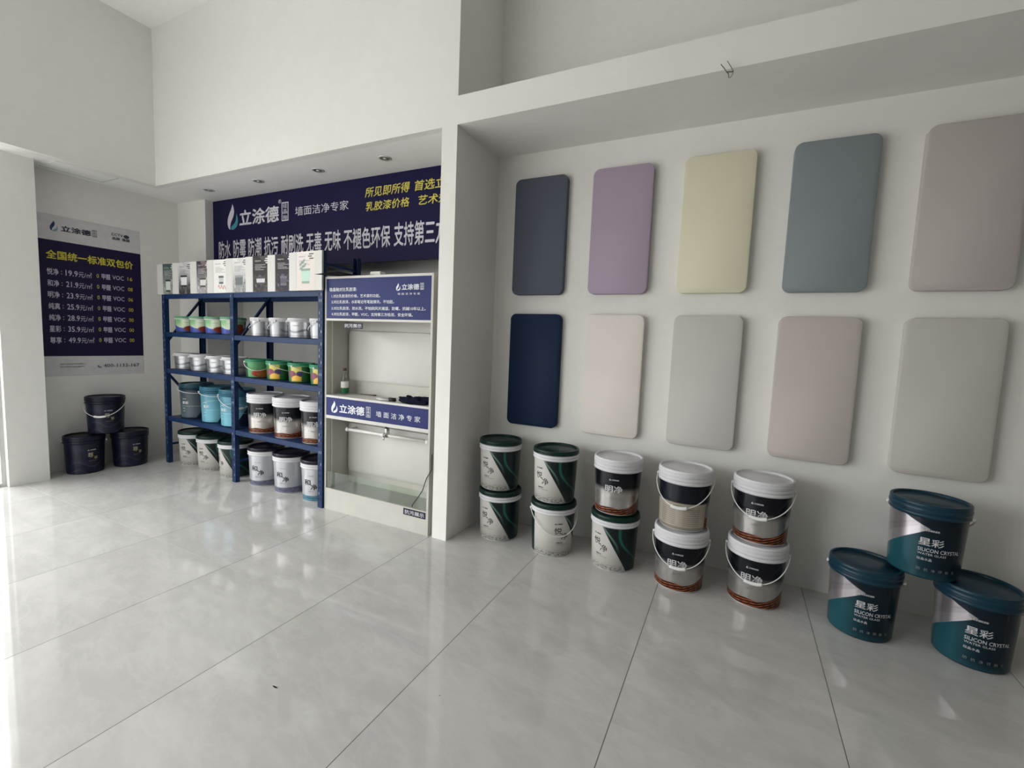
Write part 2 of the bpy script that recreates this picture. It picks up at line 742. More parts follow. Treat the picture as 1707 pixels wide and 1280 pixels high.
def paint_orange_wave(t, a, v):
    k = v.step(.52, .36)
    c = mix(t, k, (.005, .006, .010), (.42, .405, .39))
    w = (a * .055 + 2.6).sin() * .024 + (a - 8).max(0.) * .0024 + (a * -1 - 45).max(0.) * .0016 + .125
    inside = (w - v).step(-.004, .008)
    stripes = ((w - v) * 150.0 + (a * .06).sin() * 3 + a * .05).sin().step(-.2, .5)
    oc = mix(t, stripes, (.022, .008, .006), (.30, .085, .028))
    cr = (a * .4 + (v * 60).sin()).sin().gt(.2, .3) * v.step(.15, .08) * v.gt(.05)
    oc = mix(t, cr * .6, oc, (.03, .012, .01))
    c = mix(t, inside, c, oc)
    back = a.abs().gt(112, 1.5)
    low = v.lt(.47, .012)
    bcol = mix(t, (v.lt(.40) * v.gt(.10) * ((v * 190).sin().gt(.1, .3))) * ((a.abs() - 152).abs().lt(20, 2)) * .55,
               (.40, .36, .30), (.12, .11, .10))
    bcol = mix(t, v.lt(.07), bcol, (.25, .22, .18))
    c = mix(t, back * low, c, bcol)
    c = mix(t, back * (low * -1 + 1), c, (.006, .009, .016))
    return c, (k * (inside * -1 + 1) * (back * -1 + 1)) * .62 + .12


def paint_teal_wedge(t, a, v):
    base = mix(t, (a + 10).step(-50, 40), (.020, .105, .135), (.006, .018, .030))
    base = mix(t, v.step(.15, .0) * .6, base, (.02, .09, .11))
    base = mix(t, v.step(.42, .75), base, (.008, .016, .026))
    hi = .98 - (a + 80) * .0034
    lo = .27 + (a + 80) * .0047
    wedge = (hi - v).step(0, .012) * (v - lo).step(0, .012) * a.gt(-100, 4)
    fold = ((v - lo) - (a * -.0009 + .10)).step(-.004, .004)
    silver = mix(t, fold, (.62, .58, .62), (.50, .46, .49))
    streak = ((v - lo - .16 + a * .0014).abs().step(.02, .0))
    silver = mix(t, streak * .5, silver, (.30, .28, .31))
    c = mix(t, wedge, base, silver)
    return c, wedge * .55 + .25


def paint_cyan(t, a, v):
    c = mix(t, v.step(.1, .7), (.15, .42, .52), (.10, .27, .36))
    d = (a - 20) - v * 95.0 + 25.0
    c = mix(t, d.gt(0, 1.2), c, (.008, .014, .04))
    arc = (v - .63 + (a + 10) * (a + 10) * .00003).abs().lt(.006, .004)
    c = mix(t, arc * .6, c, (.5, .6, .62))
    line = (v - .36).abs().lt(.006, .003) * a.within(-70, 40, 2)
    c = mix(t, line * .6, c, (.45, .62, .68))
    c = mix(t, a.abs().gt(110, 2), c, (.008, .014, .04))
    return c


def paint_slate(t, a, v):
    c = mix(t, v.step(.1, .7), (.085, .12, .14), (.06, .085, .105))
    d = (a - 20) - v * 95.0 + 25.0
    c = mix(t, d.gt(0, 1.2), c, (.008, .014, .04))
    line = (v - .36).abs().lt(.006, .003) * a.within(-70, 40, 2)
    c = mix(t, line * .6, c, (.42, .5, .53))
    c = mix(t, a.abs().gt(110, 2), c, (.008, .014, .04))
    return c


def paint_mist(band, dark):
    def f(t, a, v):
        c = mix(t, (a * .02 + .5).sin().step(-.8, .9), (.52, .53, .56), (.40, .405, .43))
        ln = (v - .33).abs().lt(.003, .002).max((v - .27).abs().lt(.003, .002)) * a.gt(-5, 2)
        c = mix(t, ln * .5, c, (.35, .35, .33))
        w = (a * .03).sin() * .012 + .165
        b = (w - v).step(-.004, .006)
        tex = uvnoise(t, 26, 4, .6).step(.4, .65)
        c = mix(t, b, c, mix(t, tex, band, tuple(x * 1.9 for x in band)))
        w2 = (a - 55) * .0016 + (a * .06).sin() * .012 + .06
        c = mix(t, (w2 - v).step(-.004, .006) * a.gt(-25, 5), c, dark)
        return c, (b * -1 + 1) * .45 + .05
    return f


def paint_navy(t, a, v):
    f = uvnoise(t, 7, 5, .8)
    c = mix(t, f.step(.35, .75), (.004, .005, .015), (.012, .015, .040))
    sw = ((v * 30 + (a * .07).sin() * 2.2).sin().step(.86, 1.0)) * v.lt(.34)
    c = mix(t, sw * .35, c, (.08, .08, .13))
    return c


def paint_apple(t, a, v):
    c = mix(t, v.step(.25, .72), (.55, .66, .50), (.20, .45, .20))
    c = mix(t, (a + 8).abs().step(34, 8) * v.gt(.3, .08), c, (.70, .80, .60))
    w = (a * .05).sin() * .05 - (a + 40) * .0018 + .36
    c = mix(t, (w - v).step(-.01, .01), c, (.06, .09, .42))
    rb = ((a - 28) * .018)._op('POWER', 2.) + ((v - .26) * 4.6)._op('POWER', 2.)
    c = mix(t, rb.step(.9, .6), c, (.26, .04, .02))
    rb2 = ((a - 33) * .05)._op('POWER', 2.) + ((v - .50) * 7.)._op('POWER', 2.)
    c = mix(t, rb2.step(.9, .6), c, (.20, .03, .02))
    c = mix(t, a.gt(58, 3).max(a.lt(-75, 3)), c, (.02, .05, .02))
    c = mix(t, v.lt(.06), c, (.03, .04, .20))
    return c


def paint_garden(t, a, v):
    c = mix(t, a.step(0, 50), (.035, .15, .05), (.012, .06, .022))
    y = a.within(-50, 0, 3) * v.gt(.06)
    c = mix(t, y, c, mix(t, v.step(.3, .6), (.75, .42, .06), (.62, .55, .12)))
    b1 = ((a + 48) * .035)._op('POWER', 2.) + ((v - .42) * 4.5)._op('POWER', 2.)
    c = mix(t, b1.step(.9, .5), c, (.20, .05, .09))
    b2 = ((a + 8) * .05)._op('POWER', 2.) + ((v - .44) * 6.)._op('POWER', 2.)
    c = mix(t, b2.step(.9, .5), c, (.05, .04, .12))
    b3 = ((a + 25) * .04)._op('POWER', 2.) + ((v - .22) * 6.)._op('POWER', 2.)
    c = mix(t, b3.step(.9, .5), c, (.85, .50, .07))
    # other side: fruit red over green
    r1 = ((a - 125) * .02)._op('POWER', 2.) + ((v - .24) * 4.2)._op('POWER', 2.)
    c = mix(t, a.within(60, 175, 5), c, (.10, .32, .13))
    c = mix(t, r1.step(.9, .5), c, (.36, .03, .02))
    r2 = ((a - 150) * .02)._op('POWER', 2.) + ((v - .20) * 4.6)._op('POWER', 2.)
    c = mix(t, r2.step(.9, .5), c, (.42, .14, .03))
    return c


def paint_silver(t, a, v):
    f = uvnoise(t, 6, 5, 1.2)
    c = mix(t, (a * .035 + 1).sin().step(-1, 1), (.30, .31, .33), (.66, .67, .70))
    wv = (v - .30 - (a * .05).sin() * .07 - f * .12)
    c = mix(t, wv.abs().step(.10, .0) * a.within(-70, 90, 8) * .75, c, (.09, .10, .13))
    ln = (v - .12).abs().lt(.015, .01)
    c = mix(t, ln * .5, c, (.06, .09, .10))
    return c


M_TXT_DARK = flat('print_black', (.018, .018, .02))
M_TXT_WHITE = flat('print_white', (.80, .80, .80), .4)
M_TXT_SILVER = flat('print_silver', (.60, .60, .62), .35)
M_TXT_GREY = flat('print_grey', (.22, .22, .22))
M_TXT_GOLD = flat('print_pale_gold', (.50, .46, .30), .4)
M_TXT_PINK = flat('print_dull_pink', (.26, .14, .16), .4)
M_WIRE = plain('white_wire', (.72, .72, .71), .35)
M_GRIP = plain('white_plastic_grip', (.74, .74, .73), .35)
M_WHITE_PL = plain('white_plastic', (.64, .635, .66), .38, var=.03)
M_GREEN_LID = plain('dark_green_plastic', (.005, .024, .019), .36)
M_TEAL_LID = plain('dark_teal_plastic', (.010, .038, .062), .30)
M_BLACK_LID = plain('black_plastic', (.012, .012, .022), .32)
M_NAVY_LID = plain('navy_plastic', (.007, .008, .019), .34)
M_STEEL_BLUE_LID = plain('blue_plastic', (.03, .13, .19), .32)
M_TUB_GREEN = plain('green_plastic', (.04, .24, .13), .34)
M_TUB_GREEN_PALE = plain('pale_green_plastic', (.13, .36, .20), .34)


def body_profile(h, r, r0, zt):
    r1 = r * .935
    return [(r0 - .008, 0), (r0, .006), (cone_r(zt * h, h, r0, r1, zt), zt * h)]


def make_bucket(name, body_mat, lid_mat, band_mat, lmat, texts, h=H, r=R, bands=2, lid_frac=.10, band_frac=.10,
                handle=None, handle_front=0., drop=.14, grip=True):
    """a tapered pail: body with ridged band, lid with raised rim, wrapped label, wire handle"""
    zt = 1 - lid_frac - band_frac
    r0, r1 = r * .865, r * .935
    root = thing(name, 'bucket', 'bucket')
    bm = bmesh.new()
    zb0, zb1 = zt * h, (1 - lid_frac) * h
    prof = [(r0 - .007, 0.), (r0 - .001, .005), (r0, .008), (r1, zb0 - .001)]
    if bands:
        dz = (zb1 - zb0) / bands
        for b in range(bands):
            z = zb0 + dz * b
            prof += [(r * .985, z + dz * .10), (r * .995, z + dz * .35), (r * .985, z + dz * .72), (r * .955, z + dz * .85)]
    prof += [(r * .95, zb1)]
    lathe(bm, prof)
    body = link('body', bm, [body_mat, band_mat], root)
    for p in body.data.polygons:
        if p.center.z > zb0: p.material_index = 1
    autosmooth(body, 55)
    bm = bmesh.new()
    zl = zb1
    lh = h - zl
    lid_prof = [(r * .95, zl + .0005), (r * .995, zl + lh * .06), (r, zl + lh * .18), (r * .998, zl + lh * .42),
                (r * .982, zl + lh * .50), (r * .982, zl + lh * .58), (r * .992, zl + lh * .66), (r * .985, h - .004), (r * .965, h),
                (r * .915, h), (r * .895, h - .004), (r * .885, h - .011), (r * .60, h - .011), (r * .58, h - .009), (r * .25, h - .009)]
    lathe(bm, lid_prof)
    lid = link('lid', bm, lid_mat, root)
    autosmooth(lid, 35)
    if lmat is not None:
        lab = link('label', label_sleeve(h, r0, r1, zt, .025, zt - .005), lmat, root, smooth=True)
        fn = wrap(h, r0, r1, zt)
        for tname, tm, items in texts:
            bm = bmesh.new()
            for it in items:
                if it[0] == 'drop':
                    put_drop(bm, fn, it[1], it[2], it[3], it[4], 0, 0)
                elif it[0] == 'bar':
                    _, u0, u1, v0, v1 = it
                    n = max(2, int(abs(u1 - u0) / 4))
                    put_strip(bm, fn, [(u0 + (u1 - u0) * i / n, v0) for i in range(n + 1)], [(u0 + (u1 - u0) * i / n, v1) for i in range(n + 1)])
                else:
                    put_text(bm, fn, *it)
            if len(bm.faces): link(tname, bm, tm, lab)
            else: bm.free()
    if handle is not None:
        rh = r * 1.035
        zp = (zb0 + .35 * (zb1 - zb0)) if band_frac > 0 else zb0 - .01
        a0 = rad(handle_front)
        def hp(ph):
            s = math.sin(ph)
            k = 1 + .02 * s
            ca, sa = math.cos(ph), -math.sin(ph)
            x, y = rh * k * ca, rh * k * sa
            return (x * math.cos(a0) - y * math.sin(a0), x * math.sin(a0) + y * math.cos(a0), zp - drop * (s ** 1.15 if s > 0 else 0))
        bm = bmesh.new()
        tube(bm, [hp(PI * i / 32) for i in range(33)], .0030, 8)
        for ph in (0, PI):                               # pivot ears
            p = Vector(hp(ph))
            d = Vector((p.x, p.y, 0)).normalized()
            tube(bm, [p - d * .016, p + d * .004], .009, 10)
        hd = link('handle', bm, M_WIRE, root, smooth=True)
        if grip:
            bm = bmesh.new()
            tube(bm, [hp(PI * (.5 + .085 * (i - 6) / 6)) for i in range(13)], .0105, 10)
            link('grip', bm, M_GRIP, hd, smooth=True)
    return root


def face_cam(x, y, off=0.): return math.atan2(-x, y) + rad(off)


PROTO = {}
logo_small = lambda u, v, w=22: [('drop', u, v, 4.5, .035), (LOGO, u + 6, u + w, v + .004, v + .030, .02)]

T1_TXT = [('lettering', M_TXT_DARK, logo_small(-56, .635, 20) + [
    ('悦', -57, -36, .455, .585), ('净', -37, -17, .345, .475), ('硅晶水漆', -50, -33, .275, .30, .02),
    ('SILICON CRYSTAL PAINT', -50, -18, .245, .257)])]
T2_TXT = [('lettering', M_TXT_SILVER, logo_small(-20, .63, 24) + [('明净', -30, 14, .42, .545, .012)]),
          ('fine_print', M_TXT_GREY, [('硅晶水漆', -18, 6, .30, .325, .01)])]
T3_TXT = [('lettering', M_TXT_SILVER, logo_small(-7, .645, 26) + [
    ('星彩', -9, 28, .455, .56, .012), ('SILICON CRYSTAL', -9, 57, .375, .425, .015), ('WATER GLASS', -9, 34, .33, .358, .01),
    ('硅晶水晶', -9, 13, .255, .29, .01)]),
    ('icons', M_TXT_GREY, [(c, -8 + i * 11, -2 + i * 11, .115, .155) for i, c in enumerate('防抗净环耐无')])]
T3B_TXT = [('lettering', M_TXT_WHITE, [(LOGO, -58, -40, .555, .58, .01), ('星彩', -58, -30, .42, .50, .012), ('硅晶', -58, -46, .28, .31), ('水漆', -58, -46, .20, .23)])]
T4_TXT = [('lettering', M_TXT_DARK, [(LOGO, -44, -20, .63, .645, .01), ('和', -56, -31, .41, .55, .014), ('净', -31, -8, .30, .44, .014), ('硅晶水漆', -40, -20, .25, .27)])]
T5_TXT = [('lettering', M_TXT_SILVER, logo_small(8, .62, 24)),
          ('emblem', M_TXT_GOLD, [('尊', 8, 24, .44, .57, .01), ('享', 26, 38, .38, .46, .01)]),
          ('fine_print', M_TXT_PINK, [('硅晶水漆', 10, 34, .335, .36)])]

ML1 = label_mat('label_green_sweep', paint_green_sweep, .33)
ML2 = label_mat('label_orange_wave', paint_orange_wave, .27)
ML3 = label_mat('label_teal_wedge', paint_teal_wedge, .26)
ML3B = label_mat('label_cyan', paint_cyan, .30, .1)
ML3S = label_mat('label_slate', paint_slate, .34)
ML4 = label_mat('label_mist_grey', paint_mist((.075, .08, .115), (.018, .020, .030)), .30)
ML4T = label_mat('label_mist_teal', paint_mist((.045, .12, .16), (.018, .020, .030)), .30)
ML5 = label_mat('label_navy', paint_navy, .36)
ML6 = label_mat('label_apple_green', paint_apple, .32)
ML6B = label_mat('label_garden', paint_garden, .32)
ML7 = label_mat('label_silver', paint_silver, .30, .68)

KINDS = {
    'green': dict(body_mat=M_WHITE_PL, lid_mat=M_GREEN_LID, band_mat=M_WHITE_PL, lmat=ML1, texts=T1_TXT, bands=2, lid_frac=.085, band_frac=.105),
    'orange': dict(body_mat=M_WHITE_PL, lid_mat=M_WHITE_PL, band_mat=M_WHITE_PL, lmat=ML2, texts=T2_TXT, bands=2, lid_frac=.10, band_frac=.125),
    'teal': dict(body_mat=M_TEAL_LID, lid_mat=M_TEAL_LID, band_mat=M_TEAL_LID, lmat=ML3, texts=T3_TXT, bands=1, lid_frac=.115, band_frac=.07, h=.375),
    'cyan': dict(body_mat=M_STEEL_BLUE_LID, lid_mat=M_STEEL_BLUE_LID, band_mat=M_STEEL_BLUE_LID, lmat=ML3B, texts=T3B_TXT, bands=2, lid_frac=.11, band_frac=.08),
    'slate': dict(body_mat=M_TEAL_LID, lid_mat=plain('slate_teal_plastic', (.016, .062, .09), .32), band_mat=M_TEAL_LID, lmat=ML3S, texts=T3B_TXT, bands=2, lid_frac=.11, band_frac=.08),
    'mist': dict(body_mat=M_WHITE_PL, lid_mat=M_BLACK_LID, band_mat=M_WHITE_PL, lmat=ML4, texts=T4_TXT, bands=2, lid_frac=.085, band_frac=.115),
    'mist_teal': dict(body_mat=M_WHITE_PL, lid_mat=M_BLACK_LID, band_mat=M_WHITE_PL, lmat=ML4T, texts=T4_TXT, bands=2, lid_frac=.085, band_frac=.115),
    'navy': dict(body_mat=M_NAVY_LID, lid_mat=M_NAVY_LID, band_mat=M_NAVY_LID, lmat=ML5, texts=T5_TXT, bands=1, lid_frac=.115, band_frac=.08, h=.37),
}


def bucket(kind, x, y, z, off, label, group, handle=None, drop=.14, grip=True):
    """handle: None or the angle (degrees, in the bucket's own frame) it hangs towards"""
    key = (kind, handle, drop, grip)
    rz = face_cam(x, y, off)
    if key not in PROTO:
        kw = dict(KINDS[kind])
        o = make_bucket('paint_bucket', handle=None if handle is None else 1, handle_front=handle or 0., drop=drop, grip=grip, **kw)
        o.location = (x, y, z)
        o.rotation_euler = (0, 0, rz)
        o['label'] = label
        o['group'] = group
        PROTO[key] = o
        return o
    return dup(PROTO[key], (x, y, z), rz, label, group)


GN = 'paint buckets stacked along the niche wall'
H1 = H + .0005
bucket('green', -1.521, 2.985, 0, 0, 'green lidded bucket at the bottom of the stack nearest the pillar, under the navy panel', GN)
bucket('green', -1.545, 3.010, H1, 0, 'green lidded bucket on top of the stack nearest the pillar, under the navy panel', GN)
bucket('green', -1.084, 2.965, 0, 62, 'green lidded white bucket with hanging white wire handle, bottom of the second stack', GN, handle=-45, drop=.15, grip=False)
bucket('green', -1.092, 2.985, H1, 0, 'green lidded bucket on top of the white bucket with the hanging wire handle', GN)
bucket('green', -0.650, 2.980, 0, 2, 'green lidded bucket under the white lidded orange wave bucket', GN)
bucket('orange', -0.656, 3.005, H1, 0, 'white lidded black and silver bucket on top of a green lidded bucket', GN)
bucket('orange', -0.229, 2.945, 0, 4, 'white lidded bucket with hanging handle, under the bucket turned back to front', GN, handle=-6)
bucket('orange', -0.232, 2.975, H1, 172, 'white lidded bucket turned back to front, beige text side showing, top of its stack', GN, handle=180, drop=.15)
bucket('orange', 0.191, 2.985, 0, 2, 'white lidded bucket with hanging handle, bottom of the stack nearest the teal buckets', GN, handle=-4)
bucket('orange', 0.194, 3.010, H1, 0, 'white lidded bucket with hanging handle, top of the stack nearest the teal buckets', GN, handle=-4, drop=.1401)
GT = 'teal paint buckets stacked at the niche wall'
bucket('teal', 0.694, 2.945, 0, 0, 'dark teal bucket on the floor at the left of the pyramid of three', GT, handle=172, drop=.12, grip=False)
bucket('teal', 1.139, 2.940, 0, 0, 'dark teal bucket on the floor at the right of the pyramid of three', GT, handle=172, drop=.12, grip=False)
bucket('teal', 0.931, 2.975, .3755, 0, 'dark teal bucket on top of the pyramid, resting on two others', GT, handle=172, drop=.12, grip=False)
GP = 'navy paint buckets stacked under the price poster'
bucket('navy', -5.745, 2.145, 0, 0, 'navy bucket on the floor nearest the column under the price poster', GP, handle=172, drop=.12, grip=False)
bucket('navy', -5.700, 2.505, 0, 0, 'navy bucket on the floor under the price poster, nearest the blue shelf', GP, handle=172, drop=.12, grip=False)
bucket('navy', -5.745, 2.325, .3705, -12, 'navy bucket with white handle resting on two others under the price poster', GP, handle=-4, drop=.13)

# ================================================================ SHELF UNIT
SH = rad(-1.87)
SX, SY = -3.023, 2.656
Z_LV = (.512, 1.024, 1.411, 1.803)


def steel_blue():
    m = new_mat('blue_powder_coat', (.016, .045, .135), .45, spec=.2)
    t = m.node_tree
    v = coords(t)
    x, y, z = sep(t, v)
    f = noise(t, v, 60, 4)
    c = mix(t, f.step(.35, .75), (.009, .026, .082), (.015, .042, .125))
    w = noise(t, v, 34, 5, .7).gt(.67, .02)
    c = mix(t, w * .35, c, (.16, .20, .28))
    t.links.new(c, bsdf(m).inputs['Base Color'])
    return m


M_BLUE = steel_blue()
M_SLOT = plain('slot_dark', (.004, .006, .016), .6)
M_WORN = plain('worn_slot_edge', (.22, .25, .32), .5)
shelf = thing('storage_rack', 'blue two-bay steel storage rack filled with paint buckets, standing in the alcove', 'shelf', (SX, SY, 0), SH)
SD = .40
ZT = 2.12
POSTX = (0., -1.207, -2.415)
for ix, px in enumerate(POSTX):
    for iy, y0 in enumerate((0, SD - .04)):
        zt_post = ZT if (iy == 1 or ix == 0) else Z_LV[3] - .002
        bm = bmesh.new()
        # L-angle post: front flange and side flange
        box(bm, px - .055, px, y0 if iy == 0 else y0 + .037, (y0 + .003) if iy == 0 else y0 + .04, 0, zt_post)
        box(bm, px - .003, px, y0, y0 + .04, 0, zt_post)
        box(bm, px - .055, px - .052, y0, y0 + .04, 0, zt_post)
        p = link('post', bm, M_BLUE, shelf)
        if iy == 0:
            bm = bmesh.new()
            z = .06
            while z < zt_post - .04:
                for dx in (-.042, -.021):
                    vs = [bm.verts.new((px + dx + a, y0 - .0006, z + b)) for a, b in ((0, 0), (.009, .004), (.009, .026), (0, .022))]
                    f = bm.faces.new(vs)
                    f.material_index = 0 if random.random() < .62 else 1
                z += .05
            link('slot_holes', bm, [M_SLOT, M_WORN], p)
for px0, px1 in ((-1.207, -.055), (-2.415, -1.262)):
    for zl in Z_LV:
        for y0 in (.003, SD - .028):
            bm = bmesh.new()
            box(bm, px0, px1, y0, y0 + .025, zl - .047, zl, .003, 1)
            link('beam', bm, M_BLUE, shelf)
        bm = bmesh.new()
        box(bm, px0, px1, .029, SD - .029, zl - .012, zl - .001)
        link('shelf_board', bm, M_BLUE, shelf)
for px in POSTX:
    bm = bmesh.new()
    c = px - .0275
    for (ya, za), (yb, zb) in (((SD - .02, 1.79), (.02, 1.30)), ((.02, .98), (SD - .02, .50)), ((SD - .06, 2.01) if px else (.02, 2.02), (SD - .02, 2.01)),
                               ((.02, 1.00), (SD - .02, 1.00)), ((.02, .20), (SD - .02, .20))):
        bar(bm, (c, ya, za), (c, yb, zb), .02, .024, up=(1, 0, 0))
    link('brace', bm, M_BLUE, shelf)


def sline(x): return 2.656 + (x + 3.045) / (-2.42) * .079


GS = 'paint buckets on the blue storage rack'
Z1 = Z_LV[0] + .0005
for i, (x, y) in enumerate(((-5.225, 2.895), (-4.870, 2.880), (-4.475, 2.860))):
    bucket('green', x, y, 0, (-2, -4, -30)[i], ('green lidded bucket on the floor under the rack, nearest its end post',
           'green lidded bucket on the floor under the rack, second from its end post',
           'green lidded bucket on the floor under the rack, beside the middle post')[i], GS)
for i, (x, y) in enumerate(((-4.012, 2.862), (-3.650, 2.856), (-3.262, 2.842))):
    bucket('mist_teal' if i == 2 else 'mist', x, y, 0, 0, ('black lidded pale grey bucket on the floor under the rack, beside the middle post',
           'black lidded pale grey bucket on the floor under the rack, second from the cabinet',
           'black lidded pale grey bucket with teal foot band on the floor beside the cabinet')[i], GS)
for i, (x, y) in enumerate(((-3.988, 2.842), (-3.620, 2.836), (-3.252, 2.828))):
    bucket('orange', x, y, Z1, (-12, -12, -12)[i], ('white lidded orange wave bucket on the rack, beside the middle post',
           'white lidded orange wave bucket on the rack, middle of its row of three',
           'white lidded orange wave bucket on the rack, beside the display cabinet')[i], GS)
for i, (x, y) in enumerate(((-5.205, 2.905), (-4.805, 2.888), (-4.460, 2.872))):
    bucket(('slate', 'cyan', 'cyan')[i], x, y, Z1, (0, 0, -10)[i], ('dark slate blue bucket on the rack, nearest the end post',
           'bright cyan blue bucket on the rack, between the slate one and the middle post',
           'cyan blue bucket with drooping white handle on the rack, against the middle post')[i], GS,
           handle=(0, 0, 12)[i], drop=(.035, .035, .12)[i], grip=(i == 2))
# small tubs
TR, TH = .115, .17
TK = {
    'apple': dict(body_mat=M_TUB_GREEN_PALE, lid_mat=M_TUB_GREEN_PALE, band_mat=M_WHITE_PL, lmat=ML6, texts=[('lettering', M_TXT_DARK, [(LOGO, -22, 4, .62, .65)])]),
    'garden': dict(body_mat=M_TUB_GREEN, lid_mat=M_TUB_GREEN, band_mat=M_TUB_GREEN_PALE, lmat=ML6B, texts=[]),
    'silver': dict(body_mat=M_WHITE_PL, lid_mat=M_WHITE_PL, band_mat=M_WHITE_PL, lmat=ML7, texts=[('lettering', M_TXT_DARK, [(LOGO, -40, -10, .60, .64)])]),
}


def tub(kind, x, off, z, label, group, handle=None, drop=.075, dy=0.):
    y = sline(x) + .15 + dy
    key = ('tub', kind, handle, drop)
    rz = face_cam(x, y, off)
    if key not in PROTO:
        o = make_bucket('paint_tub', handle=None if handle is None else 1, handle_front=handle or 0., drop=drop, grip=False,
                        h=TH, r=TR, bands=1, lid_frac=.12, band_frac=.07, **TK[kind])
        o['category'] = 'tub'
        o.location = (x, y, z)
        o.rotation_euler = (0, 0, rz)
        o['label'] = label
        o['group'] = group
        PROTO[key] = o
        return o
    return dup(PROTO[key], (x, y, z), rz, label, group)


ZA, ZB = Z_LV[2] + .0005, Z_LV[1] + .0005
GTB = 'small paint tubs on the blue storage rack'
ordn = ('nearest the end post', 'second from the end post', 'third from the end post', 'against the middle post')
for i, x in enumerate((-5.298, -5.023, -4.749, -4.475)):
    tub('apple', x, 0, ZA, 'small green lidded picture tub on the upper tub shelf, ' + ordn[i], GTB)
ordr = ('next to the middle post', 'second from the middle post', 'third from the middle post', 'by the cabinet')
for i, x in enumerate((-4.002, -3.726, -3.470, -3.185)):
    tub('silver', x, (70, 60, 0, 60)[i], ZA, 'white lidded silver tub on the upper tub shelf, ' + ordr[i], GTB, handle=180)
for i, x in enumerate((-5.335, -5.033, -4.727, -4.460)):
    tub('silver', x, -5, ZB, 'small white lidded silver tub on the lower tub shelf, ' + ordn[i], GTB, handle=180)
for i, x in enumerate((-4.085, -3.774, -3.470, -3.185)):
    tub('garden', x, (-118, 0, 0, 0)[i], ZB, ('small green tub with red fruit and hanging wire handle on the lower tub shelf',
        'small green and yellow tub on the lower tub shelf, second from the middle post',
        'small green and yellow tub on the lower tub shelf, third from the middle post',
        'small green and yellow tub on the lower tub shelf, by the cabinet')[i], GTB,
        handle=(112, 50, 50, 50)[i], drop=(.075, .06, .06, .06)[i])

# ================================================================ SAMPLE BOOKS on the top shelf
M_COVER = plain('book_cover_white', (.66, .65, .63), .45, var=.015)
M_CREASE = flat('cover_crease', (.55, .54, .52))
M_PAGES = flat('book_pages', (.62, .60, .56))


def grad_mat(name, bottom, top, blot=None, amount=.5, scale=3.):
    m = new_mat(name, bottom, .45, spec=.15)
    t = m.node_tree
    u, v, _ = sep(t, coords(t, 'UV'))
    f = uvnoise(t, scale, 5, .8)
    c = mix(t, v.step(0, 1), bottom, top)
    if blot:
        c = mix(t, f.step(.48, .66) * amount, c, blot)
        g = uvnoise(t, scale * 2.6, 4, .3)                    # busy still-life in the lower half
        low = v.step(.56, .44)
        c = mix(t, g.step(.55, .62) * low * .75, c, tuple(x * .35 for x in bottom))
        c = mix(t, g.step(.43, .36) * low * .6, c, tuple(min(.8, x * 1.8 + .12) for x in bottom))
    t.links.new(c, bsdf(m).inputs['Base Color'])
    return m


INK = flat('book_ink', (.10, .10, .10))
PALE = flat('book_pale_print', (.72, .72, .70))
RED = flat('book_red_print', (.55, .10, .10))
BOOKS = [
    # print name, bg bottom, bg top, blot, full width, pail body, pail lid, text dark
    ('grey teal', (.34, .36, .34), (.08, .12, .12), (.025, .05, .05), False, (.66, .68, .66), (.05, .06, .06), False),
    ('pale grey', (.05, .05, .05), (.60, .59, .62), (.36, .35, .37), False, (.74, .74, .75), (.03, .03, .03), True),
    ('dark to grey', (.40, .38, .41), (.04, .036, .036), (.40, .28, .34), False, (.68, .67, .66), (.10, .09, .09), False),
    ('white with red writing', (.78, .77, .73), (.80, .79, .78), None, False, (.52, .54, .54), (.12, .13, .13), True),
    ('white with grey pail', (.30, .30, .30), (.74, .74, .74), (.50, .50, .50), False, (.16, .17, .18), (.30, .31, .32), True),
    ('black with white round', (.040, .036, .036), (.024, .021, .021), (.12, .12, .12), True, (.60, .60, .62), (.07, .06, .07), False),
    ('dark violet', (.034, .030, .038), (.024, .021, .025), (.06, .05, .085), True, (.10, .09, .13), (.16, .15, .20), False),
    ('cream with green pail', (.72, .66, .63), (.76, .72, .69), None, False, (.50, .70, .58), (.30, .38, .33), True),
]
BX = (-5.566, -5.263, -4.934, -4.640, -4.336, -4.031, -3.718, -3.407)
BW, BH, BT = .396, .312, .016
BOOK_LABEL = ('first sample book at the far end of the row on the rack, grey teal cover',
              'sample book with pale grey cover photo, second in the row on the rack',
              'sample book with cover fading from black to grey, third in the row on the rack',
              'white sample book with red writing on the cover, fourth in the row on the rack',
              'white sample book with grey pail photo, between the red writing one and the black one',
              'black sample book with white round motif, sixth in the row on the rack',
              'dark violet and black sample book, second from the cabinet end of the row',
              'cream sample book with green pail, fully visible at the cabinet end of the row')
